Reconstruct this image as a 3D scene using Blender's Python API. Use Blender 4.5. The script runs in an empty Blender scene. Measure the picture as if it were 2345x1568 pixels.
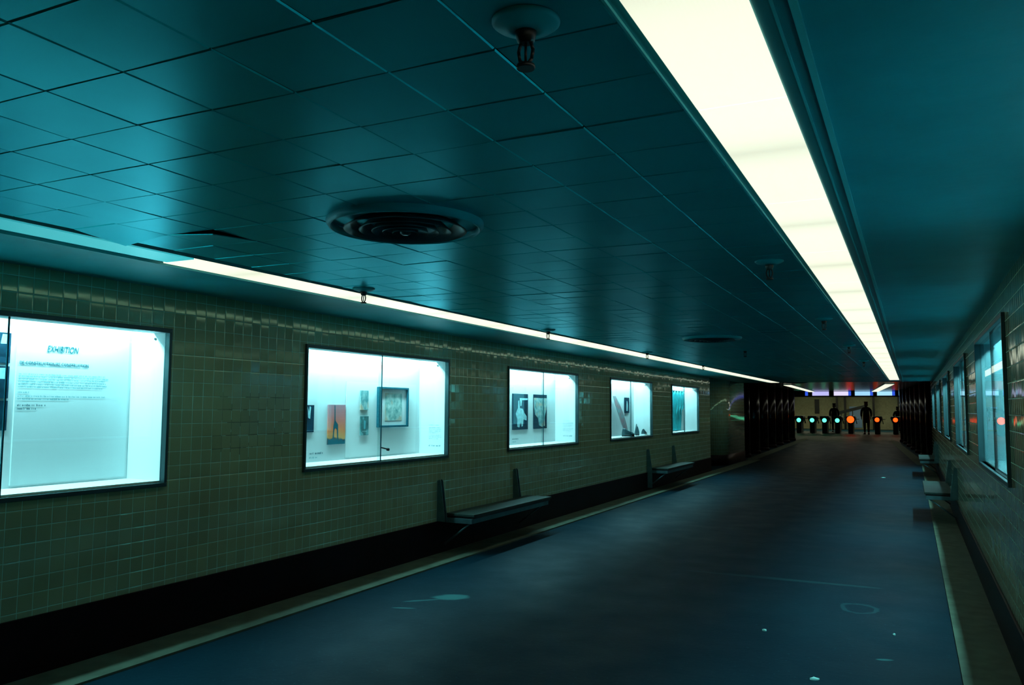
import bpy, bmesh, math, random
from mathutils import Vector, Matrix, noise

SC = bpy.context.scene
COL = SC.collection

# ---------------------------------------------------------------- camera, world, exposure
FPX = 1863.9                       # focal length in pixels of the 2345 px wide frame
yaw, pit, rol = -0.45525669, 0.08062483, 0.00562081
cy, sy, cp, sp, cr, sr = math.cos(yaw), math.sin(yaw), math.cos(pit), math.sin(pit), math.cos(rol), math.sin(rol)
fw = Vector((sy*cp, cy*cp, sp)); r0 = Vector((cy, -sy, 0)); u0 = r0.cross(fw)
rt = cr*r0 + sr*u0; up = -sr*r0 + cr*u0
cam_d = bpy.data.cameras.new('camera'); cam = bpy.data.objects.new('camera', cam_d); COL.objects.link(cam)
m = Matrix((rt, up, -fw)).transposed().to_4x4(); m.translation = Vector((0, 0, 1.6))
cam.matrix_world = m
cam_d.sensor_width = 36.0; cam_d.lens = FPX/2345*36.0; cam_d.clip_start = 0.05; cam_d.clip_end = 300
SC.camera = cam
world = bpy.data.worlds.new('world'); SC.world = world; world.use_nodes = True
world.node_tree.nodes['Background'].inputs[0].default_value = (0.004, 0.03, 0.05, 1)
world.node_tree.nodes['Background'].inputs[1].default_value = 0.1
SC.view_settings.view_transform = 'Standard'; SC.view_settings.look = 'None'
SC.view_settings.exposure = 0.0; SC.view_settings.gamma = 1.0; SC.view_settings.use_curve_mapping = False
SC.cycles.max_bounces = 8; SC.cycles.diffuse_bounces = 4; SC.cycles.glossy_bounces = 4
SC.cycles.transparent_max_bounces = 16; SC.cycles.caustics_reflective = False; SC.cycles.caustics_refractive = False
SC.cycles.sample_clamp_indirect = 4.0

CASE_COL = (0.40, 0.92, 1.0)
CASE_PWR = 60.0
LENS_COL = (1.0, 1.04, 0.80)
LENS_STR = 1.0

# main dimensions (metres)
XL, XR, H = -4.717, 0.55, 2.43
Y0 = -3.0
DZR = 0.08                          # the right-hand cases hang a little higher
CZ0, CZ1 = 1.07, 2.13              # display case opening
LWIN = [(1.68, 4.10), (5.56, 7.98), (9.52, 11.98), (13.54, 16.07), (17.6, 20.09)]
RWIN = [(1.75, 4.2), (6.0, 8.45), (10.15, 12.6), (14.5, 16.95), (18.8, 21.3), (23.1, 25.6)]

# ---------------------------------------------------------------- node helpers and materials
def mat(name, col=(0.5, 0.5, 0.5), rough=0.5, metal=0.0, spec=0.5, var=0.0, vscale=8.0, emit=None, estr=1.0, coat=0.0, bump=0.0, bscale=60.0, tint=(1, 1, 1)):
    M = bpy.data.materials.new(name); M.use_nodes = True
    nt = M.node_tree; b = nt.nodes['Principled BSDF']
    b.inputs['Base Color'].default_value = (*col, 1); b.inputs['Roughness'].default_value = rough
    b.inputs['Metallic'].default_value = metal; b.inputs['Specular IOR Level'].default_value = spec
    b.inputs['Specular Tint'].default_value = (*tint, 1)
    b.inputs['Coat Weight'].default_value = coat
    if emit:
        b.inputs['Emission Color'].default_value = (*emit, 1); b.inputs['Emission Strength'].default_value = estr
    tc = nt.nodes.new('ShaderNodeTexCoord')
    if var > 0:
        n = nt.nodes.new('ShaderNodeTexNoise'); n.inputs['Scale'].default_value = vscale; n.inputs['Detail'].default_value = 5
        nt.links.new(tc.outputs['Object'], n.inputs['Vector'])
        r = nt.nodes.new('ShaderNodeMapRange'); r.inputs[1].default_value = 0.3; r.inputs[2].default_value = 0.7
        r.inputs[3].default_value = 1-var; r.inputs[4].default_value = 1+var
        nt.links.new(n.outputs[0], r.inputs[0])
        mx = nt.nodes.new('ShaderNodeVectorMath'); mx.operation = 'SCALE'
        mx.inputs[0].default_value = col; nt.links.new(r.outputs[0], mx.inputs['Scale'])
        nt.links.new(mx.outputs[0], b.inputs['Base Color'])
    if bump > 0:
        n = nt.nodes.new('ShaderNodeTexNoise'); n.inputs['Scale'].default_value = bscale; n.inputs['Detail'].default_value = 3
        nt.links.new(tc.outputs['Object'], n.inputs['Vector'])
        bp = nt.nodes.new('ShaderNodeBump'); bp.inputs['Strength'].default_value = bump; bp.inputs['Distance'].default_value = 0.01
        nt.links.new(n.outputs[0], bp.inputs['Height']); nt.links.new(bp.outputs[0], b.inputs['Normal'])
    return M

class NT:
    """tiny helper for writing node maths"""
    def __init__(s, M): s.nt = M.node_tree
    def v(s, x, sock):
        if isinstance(x, (int, float)): sock.default_value = x
        else: s.nt.links.new(x, sock)
    def m(s, op, a, b=0.0, c=None, clamp=False):
        n = s.nt.nodes.new('ShaderNodeMath'); n.operation = op; n.use_clamp = clamp
        s.v(a, n.inputs[0]); s.v(b, n.inputs[1])
        if c is not None: s.v(c, n.inputs[2])
        return n.outputs[0]
    def mixc(s, f, a, b):
        n = s.nt.nodes.new('ShaderNodeMix'); n.data_type = 'RGBA'
        s.v(f, n.inputs[0])
        for x, k in ((a, 6), (b, 7)):
            if isinstance(x, tuple): n.inputs[k].default_value = (*x, 1)
            else: s.nt.links.new(x, n.inputs[k])
        return n.outputs[2]
    def pos(s):
        n = s.nt.nodes.new('ShaderNodeTexCoord'); sp_ = s.nt.nodes.new('ShaderNodeSeparateXYZ')
        s.nt.links.new(n.outputs['Object'], sp_.inputs[0]); return n.outputs['Object'], sp_.outputs
    def noise(s, vec, sc, det=4.0):
        n = s.nt.nodes.new('ShaderNodeTexNoise'); n.inputs['Scale'].default_value = sc; n.inputs['Detail'].default_value = det
        s.nt.links.new(vec, n.inputs['Vector']); return n.outputs[0]

def tile_material(name, tile_col, grout_col, cracks=False, pu=0.0955, pv=0.0985, jit=0.016, offv=0.0):
    """square glazed ceramic tiles in a straight grid: u runs along x+y, v along z"""
    M = bpy.data.materials.new(name); M.use_nodes = True; t = NT(M); nt = M.node_tree; b = nt.nodes['Principled BSDF']
    P, s = t.pos()
    u = t.m('DIVIDE', t.m('ADD', s[0], s[1]), pu); v = t.m('DIVIDE', t.m('ADD', s[2], offv), pv)
    fu, fv = t.m('FRACT', u), t.m('FRACT', v)
    cx = nt.nodes.new('ShaderNodeCombineXYZ'); t.v(t.m('FLOOR', u), cx.inputs[0]); t.v(t.m('FLOOR', v), cx.inputs[1])
    wn = nt.nodes.new('ShaderNodeTexWhiteNoise'); nt.links.new(cx.outputs[0], wn.inputs['Vector'])
    du = t.m('MINIMUM', fu, t.m('SUBTRACT', 1.0, fu)); dv = t.m('MINIMUM', fv, t.m('SUBTRACT', 1.0, fv))
    d = t.m('MINIMUM', du, dv)
    g = t.m('LESS_THAN', d, 0.022)
    n1 = t.noise(P, 1.3); n2 = t.noise(P, 9.0)
    tv = t.m('ADD', t.m('MULTIPLY', wn.outputs['Value'], 0.16), t.m('ADD', t.m('MULTIPLY', n1, 0.35), 0.72))
    tc_ = nt.nodes.new('ShaderNodeVectorMath'); tc_.operation = 'SCALE'; tc_.inputs[0].default_value = tile_col; t.v(tv, tc_.inputs['Scale'])
    gfade = t.m('MULTIPLY', g, t.m('MULTIPLY', n2, 1.5, clamp=True))
    gcol = grout_col
    if cracks:   # blackened joints between the first two cases
        a = t.m('LESS_THAN', t.m('ABSOLUTE', t.m('SUBTRACT', s[1], 4.95)), 0.42)
        c = t.m('LESS_THAN', t.m('ABSOLUTE', t.m('SUBTRACT', s[2], 1.45)), 0.26)
        k = t.m('GREATER_THAN', t.noise(P, 7.0, 1.0), 0.50)
        gcol = t.mixc(t.m('MULTIPLY', t.m('MULTIPLY', a, c), k), grout_col, (0.004, 0.01, 0.008))
    col = t.mixc(gfade, tc_.outputs[0], gcol)
    nt.links.new(col, b.inputs['Base Color'])
    t.v(t.m('ADD', t.m('MULTIPLY', g, 0.4), t.m('ADD', 0.05, t.m('MULTIPLY', n2, 0.08))), b.inputs['Roughness'])
    b.inputs['IOR'].default_value = 1.7; b.inputs['Specular Tint'].default_value = (0.55, 1.0, 0.75, 1); b.inputs['Specular IOR Level'].default_value = 0.8
    # every tile sits at its own slight tilt
    ge = nt.nodes.new('ShaderNodeNewGeometry')
    sub = nt.nodes.new('ShaderNodeVectorMath'); sub.operation = 'SUBTRACT'; nt.links.new(wn.outputs['Color'], sub.inputs[0]); sub.inputs[1].default_value = (.5, .5, .5)
    sc = nt.nodes.new('ShaderNodeVectorMath'); sc.operation = 'SCALE'; nt.links.new(sub.outputs[0], sc.inputs[0]); sc.inputs['Scale'].default_value = jit
    ad = nt.nodes.new('ShaderNodeVectorMath'); ad.operation = 'ADD'; nt.links.new(ge.outputs['Normal'], ad.inputs[0]); nt.links.new(sc.outputs[0], ad.inputs[1])
    nz = nt.nodes.new('ShaderNodeVectorMath'); nz.operation = 'NORMALIZE'; nt.links.new(ad.outputs[0], nz.inputs[0])
    bp = nt.nodes.new('ShaderNodeBump'); bp.inputs['Strength'].default_value = 0.5; bp.inputs['Distance'].default_value = 0.003
    t.v(t.m('ADD', t.m('MULTIPLY', t.m('MINIMUM', d, 0.06), 14.0), t.m('MULTIPLY', t.noise(P, 7.0, 1.0), 0.2)), bp.inputs['Height'])
    nt.links.new(nz.outputs[0], bp.inputs['Normal']); nt.links.new(bp.outputs[0], b.inputs['Normal'])
    return M

M_TILE = tile_material('glazed_wall_tile', (0.34, 0.46, 0.27), (0.40, 0.90, 0.76), cracks=True, jit=0.024)
M_TILE_HALL = tile_material('hall_tile', (0.42, 0.42, 0.26), (0.30, 0.34, 0.26), jit=0.01)
M_BASE = mat('dark_base_tile', (0.006, 0.002, 0.003), rough=0.5, spec=0.12, var=0.3)
M_COLUMN = mat('dark_glazed_column', (0.010, 0.002, 0.004), rough=0.22, spec=0.25, var=0.3, bump=0.15, bscale=12)
M_PLASTER = mat('painted_plaster', (0.010, 0.41, 0.48), rough=0.40, tint=(0.25, 0.85, 1.0), var=0.10, vscale=3, bump=0.25, bscale=9)
M_METAL_TRIM = mat('painted_metal_trim', (0.015, 0.30, 0.34), rough=0.35, metal=0.3)
M_TRIMLINE = mat('trim_catchlight', (0.10, 0.66, 0.70), rough=0.5)  # pale colour paints in the light that the protruding rails catch
M_DARK_VOID = mat('unlit_black', (0.006, 0.007, 0.008), rough=0.9)  # near-black colour puts the unlit depth into recess, gaps and vent throat
M_STRIP = mat('terrazzo_strip', (0.10, 0.14, 0.095), rough=0.7, spec=0.2, var=0.25, vscale=6)
M_ALU = mat('dull_aluminium', (0.04, 0.09, 0.095), rough=0.45, metal=0.6)
M_CASEWHITE = mat('white_case_lining', (0.80, 0.84, 0.84), rough=0.6)
M_LINING_R = mat('dimmed_case_lining', (0.3, 0.62, 0.66), rough=0.6)  # tinted darker than the left lining to tone down the lit interior
M_DARKBACK = mat('dimmed_case_panel', (0.002, 0.016, 0.028), rough=0.8, spec=0.1)  # dimness of the right case interiors put into the panel colour
M_CASEBACK = mat('white_case_panel', (0.74, 0.80, 0.80), rough=0.55, var=0.03, vscale=2)
M_STEEL = mat('bench_steel', (0.10, 0.22, 0.24), rough=0.38, metal=0.6, var=0.2)
M_WOOD = mat('bench_board', (0.026, 0.05, 0.042), rough=0.5, spec=0.2, var=0.25, vscale=12)
M_BLACK = mat('black_metal', (0.006, 0.008, 0.009), rough=0.4)
M_VENT = mat('vent_metal', (0.02, 0.07, 0.085), rough=0.38, metal=0.5)
M_INK = mat('ink', (0.01, 0.09, 0.12), rough=0.8, spec=0.05)
M_INKSOFT = mat('soft_ink', (0.10, 0.34, 0.38), rough=0.8, spec=0.05)
M_INKPALE = mat('pale_ink', (0.42, 0.62, 0.64), rough=0.8, spec=0.05)
M_PAPER = mat('paper', (0.82, 0.86, 0.85), rough=0.7)
M_CLOTH = mat('black_clothing', (0.008, 0.009, 0.011), rough=0.9)
M_SKIN = mat('skin', (0.20, 0.12, 0.09), rough=0.6)
M_HAIR = mat('dark_hair', (0.01, 0.008, 0.007), rough=0.7)
M_GATE = mat('dark_turnstile_steel', (0.012, 0.016, 0.016), rough=0.4, metal=0.4)
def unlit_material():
    M = mat('unlit_lens_glow', (0.3, 0.72, 0.74), rough=0.3)
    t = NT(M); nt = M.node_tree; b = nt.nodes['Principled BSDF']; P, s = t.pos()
    # emission fading towards the camera paints in light leaking from the burning tubes
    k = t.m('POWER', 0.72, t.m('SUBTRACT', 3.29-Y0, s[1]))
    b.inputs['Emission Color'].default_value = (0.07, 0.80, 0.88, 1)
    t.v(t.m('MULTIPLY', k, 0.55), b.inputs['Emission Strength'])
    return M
M_UNLIT = unlit_material()

def lens_material():
    M = mat('lit_lens', (0.5, 0.5, 0.45), rough=0.4)
    t = NT(M); nt = M.node_tree; b = nt.nodes['Principled BSDF']; P, s = t.pos()
    # the tubes are dimmer at their ends, where two panels meet
    ph = t.m('FRACT', t.m('DIVIDE', t.m('SUBTRACT', s[1], 2.2), 1.15))
    e = t.m('ABSOLUTE', t.m('SUBTRACT', t.m('MULTIPLY', ph, 2.0), 1.0))          # 1 at the seams, 0 mid panel
    w = nt.nodes.new('ShaderNodeTexWave'); w.inputs['Scale'].default_value = 32; nt.links.new(P, w.inputs['Vector'])
    k = t.m('SUBTRACT', 1.06, t.m('MULTIPLY', t.m('POWER', e, 6.0), 0.24))
    k = t.m('SUBTRACT', k, t.m('MULTIPLY', w.outputs['Fac'], 0.03))
    k = t.m('ADD', k, t.m('MULTIPLY', t.m('SUBTRACT', t.noise(P, 0.9, 1.0), 0.5), 0.14))
    b.inputs['Emission Color'].default_value = (*LENS_COL, 1)
    t.v(t.m('MULTIPLY', k, LENS_STR), b.inputs['Emission Strength'])
    return M
M_LENS = lens_material()

def glass_material():
    M = bpy.data.materials.new('clear_glass'); M.use_nodes = True; nt = M.node_tree
    for n in list(nt.nodes):
        if n.type != 'OUTPUT_MATERIAL': nt.nodes.remove(n)
    out = nt.nodes['Material Output']
    tr = nt.nodes.new('ShaderNodeBsdfTransparent'); tr.inputs[0].default_value = (0.93, 0.985, 0.98, 1)
    gl = nt.nodes.new('ShaderNodeBsdfGlossy'); gl.inputs['Roughness'].default_value = 0.0
    fr = nt.nodes.new('ShaderNodeFresnel'); ge = nt.nodes.new('ShaderNodeNewGeometry')
    io = nt.nodes.new('ShaderNodeMapRange'); io.inputs[3].default_value = 1.5; io.inputs[4].default_value = 1/1.5   # same index on both faces of the thin pane
    nt.links.new(ge.outputs['Backfacing'], io.inputs[0]); nt.links.new(io.outputs[0], fr.inputs[0])
    mx = nt.nodes.new('ShaderNodeMixShader')
    nt.links.new(fr.outputs[0], mx.inputs[0]); nt.links.new(tr.outputs[0], mx.inputs[1]); nt.links.new(gl.outputs[0], mx.inputs[2])
    nt.links.new(mx.outputs[0], out.inputs[0])
    return M
M_GLASS = glass_material()

def ceiling_material():
    M = mat('painted_metal_pan', (0.012, 0.3, 0.4), rough=0.36, metal=0.6, spec=0.25, tint=(0.2, 0.85, 1.0))
    t = NT(M); nt = M.node_tree; b = nt.nodes['Principled BSDF']; P, s = t.pos()
    n = t.noise(P, 0.8, 3.0)
    t.v(t.m('ADD', 0.27, t.m('MULTIPLY', n, 0.14)), b.inputs['Roughness'])
    col = t.mixc(t.noise(P, 2.2), (0.010, 0.42, 0.49), (0.018, 0.60, 0.66))
    nt.links.new(col, b.inputs['Base Color'])
    return M
M_CEIL = ceiling_material()

def floor_material():
    M = mat('worn_floor', (0.03, 0.1, 0.15), rough=0.5, spec=0.07, tint=(0.3, 0.8, 1.0))
    t = NT(M); nt = M.node_tree; b = nt.nodes['Principled BSDF']; P, s = t.pos()
    base = t.mixc(t.noise(P, 0.55, 6.0), (0.0015, 0.014, 0.027), (0.0050, 0.034, 0.047))
    sp2 = t.m('GREATER_THAN', t.noise(P, 38.0, 2.0), 0.70)
    base = t.mixc(t.m('MULTIPLY', sp2, 0.45), base, (0.02, 0.10, 0.12))
    warp = t.m('MULTIPLY', t.m('SUBTRACT', t.noise(P, 6.0, 3.0), 0.5), 0.9)
    def blob(cx_, cy_, rx, ry, ang, amt, ring=False):
        nonlocal base
        ca, sa = math.cos(ang), math.sin(ang)
        dx = t.m('SUBTRACT', s[0], cx_); dy = t.m('SUBTRACT', s[1], cy_)
        a = t.m('DIVIDE', t.m('ADD', t.m('MULTIPLY', dx, ca), t.m('MULTIPLY', dy, sa)), rx)
        c = t.m('DIVIDE', t.m('SUBTRACT', t.m('MULTIPLY', dy, ca), t.m('MULTIPLY', dx, sa)), ry)
        r = t.m('ADD', t.m('SQRT', t.m('ADD', t.m('MULTIPLY', a, a), t.m('MULTIPLY', c, c))), warp)
        if ring: f = t.m('LESS_THAN', t.m('ABSOLUTE', t.m('SUBTRACT', r, 1.0)), 0.13)
        else: f = t.m('SUBTRACT', 1.0, t.m('MULTIPLY', t.m('SUBTRACT', r, 0.8), 3.0), clamp=True)
        base = t.mixc(t.m('MULTIPLY', f, amt), base, (0.05, 0.22, 0.22))
    blob(-3.55, 6.12, 0.15, 0.10, 0.4, 0.75)      # dried spill with two tails
    blob(-3.72, 5.90, 0.16, 0.022, 0.75, 0.6)
    blob(-3.70, 5.62, 0.10, 0.02, 0.35, 0.6)
    blob(-0.43, 7.30, 0.13, 0.16, 0.0, 0.14, ring=True)
    blob(-0.2, 5.9, 0.05, 0.02, 0.3, 0.5)
    blob(-1.15, 8.2, 0.9, 0.05, 0.0, 0.15)
    nt.links.new(base, b.inputs['Base Color'])
    t.v(t.m('ADD', 0.42, t.m('MULTIPLY', t.noise(P, 2.5, 4.0), 0.25)), b.inputs['Roughness'])
    bp = nt.nodes.new('ShaderNodeBump'); bp.inputs['Strength'].default_value = 0.3; bp.inputs['Distance'].default_value = 0.004
    t.v(t.noise(P, 25.0, 4.0), bp.inputs['Height']); nt.links.new(bp.outputs[0], b.inputs['Normal'])
    return M
M_FLOOR = floor_material()

# ---------------------------------------------------------------- mesh helpers
class MB:
    def __init__(s): s.bm = bmesh.new(); s.mats = []
    def mi(s, M):
        if M is None: return 0
        if M not in s.mats: s.mats.append(M)
        return s.mats.index(M)
    def face(s, pts, M=None, smooth=False):
        f = s.bm.faces.new([s.bm.verts.new(p) for p in pts]); f.material_index = s.mi(M); f.smooth = smooth; return f
    def box(s, a, b, M=None):
        x0, y0, z0 = a; x1, y1, z1 = b
        v = [s.bm.verts.new(p) for p in ((x0, y0, z0), (x1, y0, z0), (x1, y1, z0), (x0, y1, z0), (x0, y0, z1), (x1, y0, z1), (x1, y1, z1), (x0, y1, z1))]
        for q in ((0, 3, 2, 1), (4, 5, 6, 7), (0, 1, 5, 4), (1, 2, 6, 5), (2, 3, 7, 6), (3, 0, 4, 7)):
            f = s.bm.faces.new([v[i] for i in q]); f.material_index = s.mi(M)
        return s
    def prism(s, pts, ax, d, M=None, smooth=False):
        """polygon pts (3d) swept along vector d"""
        d = Vector(d); A = [s.bm.verts.new(p) for p in pts]; B = [s.bm.verts.new(Vector(p)+d) for p in pts]
        n = len(pts); k = s.mi(M)
        for f in (s.bm.faces.new(A[::-1]), s.bm.faces.new(B)): f.material_index = k
        for i in range(n):
            f = s.bm.faces.new((A[i], A[(i+1) % n], B[(i+1) % n], B[i])); f.material_index = k; f.smooth = smooth
        return s
    def lathe(s, prof, c, seg=24, M=None, axis='z', caps=True):
        """prof: list of (r, h)"""
        rings = []
        for r, h in prof:
            R = []
            for i in range(seg):
                a = 2*math.pi*i/seg
                p = (r*math.cos(a), r*math.sin(a), h)
                if axis == 'y': p = (p[0], p[2], p[1])
                if axis == 'x': p = (p[2], p[0], p[1])
                R.append(s.bm.verts.new((c[0]+p[0], c[1]+p[1], c[2]+p[2])))
            rings.append(R)
        k = s.mi(M)
        for a, b in zip(rings, rings[1:]):
            for i in range(seg):
                f = s.bm.faces.new((a[i], a[(i+1) % seg], b[(i+1) % seg], b[i])); f.smooth = True; f.material_index = k
        if caps:
            for R in (rings[0], rings[-1]):
                f = s.bm.faces.new(R); f.material_index = k
        return s
    def tube(s, p, q, r, seg=10, M=None):
        p, q = Vector(p), Vector(q); d = (q-p).normalized(); a = d.orthogonal().normalized(); b = d.cross(a)
        A = [s.bm.verts.new(p+r*(math.cos(t)*a+math.sin(t)*b)) for t in [2*math.pi*i/seg for i in range(seg)]]
        B = [s.bm.verts.new(v.co+(q-p)) for v in A]; k = s.mi(M)
        for i in range(seg):
            f = s.bm.faces.new((A[i], A[(i+1) % seg], B[(i+1) % seg], B[i])); f.smooth = True; f.material_index = k
        for R in (A, B): s.bm.faces.new(R).material_index = k
        return s
    def bar(s, p, q, w, h, M=None):
        """rectangular bar from p to q"""
        p, q = Vector(p), Vector(q); d = (q-p).normalized(); z = Vector((0, 0, 1))
        if abs(d.z) > 0.95: z = Vector((1, 0, 0))
        a = d.cross(z).normalized()*w/2; b = a.cross(d).normalized()*h/2
        return s.prism([p-a-b, p+a-b, p+a+b, p-a+b], None, q-p, M)
    def build(s, name, M=None, parent=None, bevel=0.0, recalc=True):
        if recalc: bmesh.ops.recalc_face_normals(s.bm, faces=s.bm.faces[:])
        me = bpy.data.meshes.new(name); s.bm.to_mesh(me); s.bm.free()
        for x in (s.mats or [M]): me.materials.append(x)
        o = bpy.data.objects.new(name, me); COL.objects.link(o)
        if parent:
            o.parent = parent; o.matrix_parent_inverse = Matrix.Identity(4)
            if parent.location.length > 0 and not parent.parent:
                me.transform(Matrix.Translation(-parent.location))
        if bevel > 0:
            md = o.modifiers.new('bevel', 'BEVEL'); md.width = bevel; md.segments = 2; md.limit_method = 'ANGLE'
        return o

def tag(o, label, cat, group=None):
    o['label'] = label; o['category'] = cat
    if group: o['group'] = group
    return o
def thing(name, label, cat, loc=(0, 0, 0), group=None):
    """an Empty at the base of a thing; MB.build moves world-space parts into its frame"""
    o = bpy.data.objects.new(name, None); COL.objects.link(o); o.location = loc; o.empty_display_size = 0.1
    return tag(o, label, cat, group)
def struct(o): o['kind'] = 'structure'; return o
def copy_tree(o, parent=None):
    c = o.copy(); COL.objects.link(c)
    if parent: c.parent = parent
    for ch in list(o.children): copy_tree(ch, c)
    return c

# ---------------------------------------------------------------- structure
def floor_z(y):                       # the passage climbs gently behind the last case
    if y < 27: return 0.0
    t_ = min(1, (y-27)/23); return 0.30*t_
b = MB()
ys = [Y0]+[1+i*1.0 for i in range(66)]
for a, c in zip(ys, ys[1:]):
    b.face([(-9.5, a, floor_z(a)), (3.0, a, floor_z(a)), (3.0, c, floor_z(c)), (-9.5, c, floor_z(c))])
bmesh.ops.remove_doubles(b.bm, verts=b.bm.verts[:], dist=1e-4)
struct(b.build('floor', M_FLOOR))

def wall_with_holes(name, x, y0, y1, z1, holes, M, out, dz=0.0):
    b = MB(); th = 0.05*out
    cols = [y0]
    for h0, h1 in holes: cols += [h0, h1]
    cols.append(y1)
    for i, (a, c) in enumerate(zip(cols, cols[1:])):
        if c-a < 1e-4: continue
        spans = [(0, CZ0+dz), (CZ1+dz, z1)] if i % 2 == 1 else [(0, z1)]
        for za, zb in spans:
            lo, hi = sorted((x, x+th)); b.box((lo, a, za), (hi, c, zb))
    return struct(b.build(name, M))
wall_with_holes('wall_left', XL, Y0, 21.4, 2.5, LWIN, M_TILE, -1)
wall_with_holes('wall_right', XR, Y0, 28.2, 2.6, RWIN, M_TILE, 1, DZR)
struct(MB().box((XL-0.05, Y0-0.1, 0), (XR+0.05, Y0, 2.6)).build('wall_near', M_TILE))
# side recess after the last left case, then the rounded tiled pier
b = MB(); b.box((-7.2, 21.35, 0), (XL-0.05, 21.4, 2.7)); b.box((-7.25, 21.4, 0), (-7.2, 42.2, 2.7)); struct(b.build('wall_recess', M_DARK_VOID))
R = 0.55; x1p, y1p = -4.80, 23.55
prof = [(-6.3, y1p)]
prof += [(x1p-R+R*math.sin(a), y1p+R-R*math.cos(a)) for a in [math.pi/2*i/10 for i in range(11)]]
prof += [(x1p, 26.7), (-6.3, 26.7)]
b = MB(); b.prism([(x, y, 0.30) for x, y in prof], None, (0, 0, 2.3), smooth=True); pier = b.build('wall_pier', M_TILE)
struct(pier)
b = MB(); b.prism([(x+(0.015 if x > -6 else 0), y-(0.015 if y < 24 else 0), 0.0) for x, y in prof], None, (0, 0, 0.30), smooth=True); struct(b.build('baseboard_pier', M_BASE))
# far right partition, narrowing the passage
b = MB(); b.prism([(0.9, 28.2, 0), (1.0, 28.2, 0), (0.3, 42.2, 0), (0.2, 42.2, 0)], None, (0, 0, 2.7)); struct(b.build('wall_partition', M_DARK_VOID))

# baseboards and the pale border strips in the floor
struct(MB().box((XL, Y0, 0), (XL+0.018, 21.4, 0.36)).build('baseboard_left', M_BASE, bevel=0.005))
struct(MB().box((XR-0.018, Y0, 0), (XR, 28.2, 0.30)).build('baseboard_right', M_BASE, bevel=0.005))
struct(MB().box((XL+0.018, Y0, 0), (-4.34, 27.0, 0.014)).build('trim_1', M_STRIP))
struct(MB().box((0.225, Y0, 0), (XR-0.018, 27.0, 0.014)).build('trim_2', M_STRIP))

# ceiling of square metal pans between the two light strips
PX, PY, XA = 0.298, 0.2875, -3.525
b = MB(); rnd = random.Random(4)
ny = int((26-Y0)/PY); yo = 2.2-PY*18
SPECIAL = {(0, 19): [0, 0, 0, -0.03], (1, 20): [0.0, -0.022, 0, 0]}
def warp(x, y):
    n = noise.noise(Vector((x*0.9, y*0.75, 0)))*0.005 + noise.noise(Vector((x*2.0+5, y*1.6, 3)))*0.0016
    return n
for i in range(10):
    for j in range(ny):
        x0, y0 = XA+i*PX, yo+j*PY
        if y0+PY > 26.0: continue
        g = 0.0042; e = 0.006
        tx, ty, dz = rnd.gauss(0, 0.0034), rnd.gauss(0, 0.0045), rnd.gauss(0, 0.0004)
        if y0 > 5: ty *= 1.7
        if rnd.random() < 0.05: tx *= 2.5; ty *= 2.5
        sp_ = SPECIAL.get((i, j), [0, 0, 0, 0])
        N = 3; grid = {}
        for a in range(N+1):
            for c in range(N+1):
                fx, fy = a/N, c/N
                X = x0+g+(PX-2*g)*fx; Y = y0+g+(PY-2*g)*fy
                # the sag of one corner pulls the pan down
                sag = sp_[0]*(1-fx)*(1-fy)+sp_[1]*fx*(1-fy)+sp_[2]*fx*fy+sp_[3]*(1-fx)*fy
                Z = H+warp(X, Y)+dz+tx*(fx-.5)*PX*1.0+ty*(fy-.5)*PY*1.0+sag
                grid[a, c] = b.bm.verts.new((X, Y, Z))
        for a in range(N):
            for c in range(N):
                f = b.bm.faces.new((grid[a, c], grid[a, c+1], grid[a+1, c+1], grid[a+1, c])); f.smooth = True
        rim = [grid[a, 0] for a in range(N+1)]+[grid[N, c] for c in range(1, N+1)]+[grid[a, N] for a in range(N-1, -1, -1)]+[grid[0, c] for c in range(N-1, 0, -1)]
        rim = [b.bm.verts.new(v.co) for v in rim]                        # own vertices: the folded edge stays crisp
        cc = Vector((x0+PX/2, y0+PY/2, 0)); lip = []                        # chamfered edge all round
        for v in rim:
            ox = 0.003 if abs(v.co.x-cc.x) > PX/2-g-1e-4 else 0; oy = 0.003 if abs(v.co.y-cc.y) > PY/2-g-1e-4 else 0
            lip.append(b.bm.verts.new(v.co+Vector((math.copysign(ox, v.co.x-cc.x), math.copysign(oy, v.co.y-cc.y), 0.004))))
        for k in range(len(rim)):
            k2 = (k+1) % len(rim); b.bm.faces.new((rim[k], rim[k2], lip[k2], lip[k]))
struct(b.build('ceiling', M_CEIL, recalc=False))
struct(MB().box((XA-0.05, Y0, H+0.03), (-0.49, 26.0, H+0.045)).build('ceiling_backing', M_DARK_VOID))
# plaster soffits beside both walls
b = MB(); b.box((XL, Y0, H), (-3.90, 26.0, H+0.05)); struct(b.build('ceiling_soffit_left', M_PLASTER))
b = MB(); b.box((-0.185, Y0, H), (XR, 26.0, H+0.05)); struct(b.build('ceiling_soffit_right', M_PLASTER))
struct(MB().box((XL-2.6, 26.0, 2.5), (1.1, 42.2, 2.55)).build('ceiling_far', mat('far_ceiling_paint', (0.03, 0.14, 0.17), rough=0.22, metal=0.2)))
struct(MB().box((XL-2.6, 25.95, H), (1.1, 26.0, 2.6)).build('trim_step', M_PLASTER))
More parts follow.
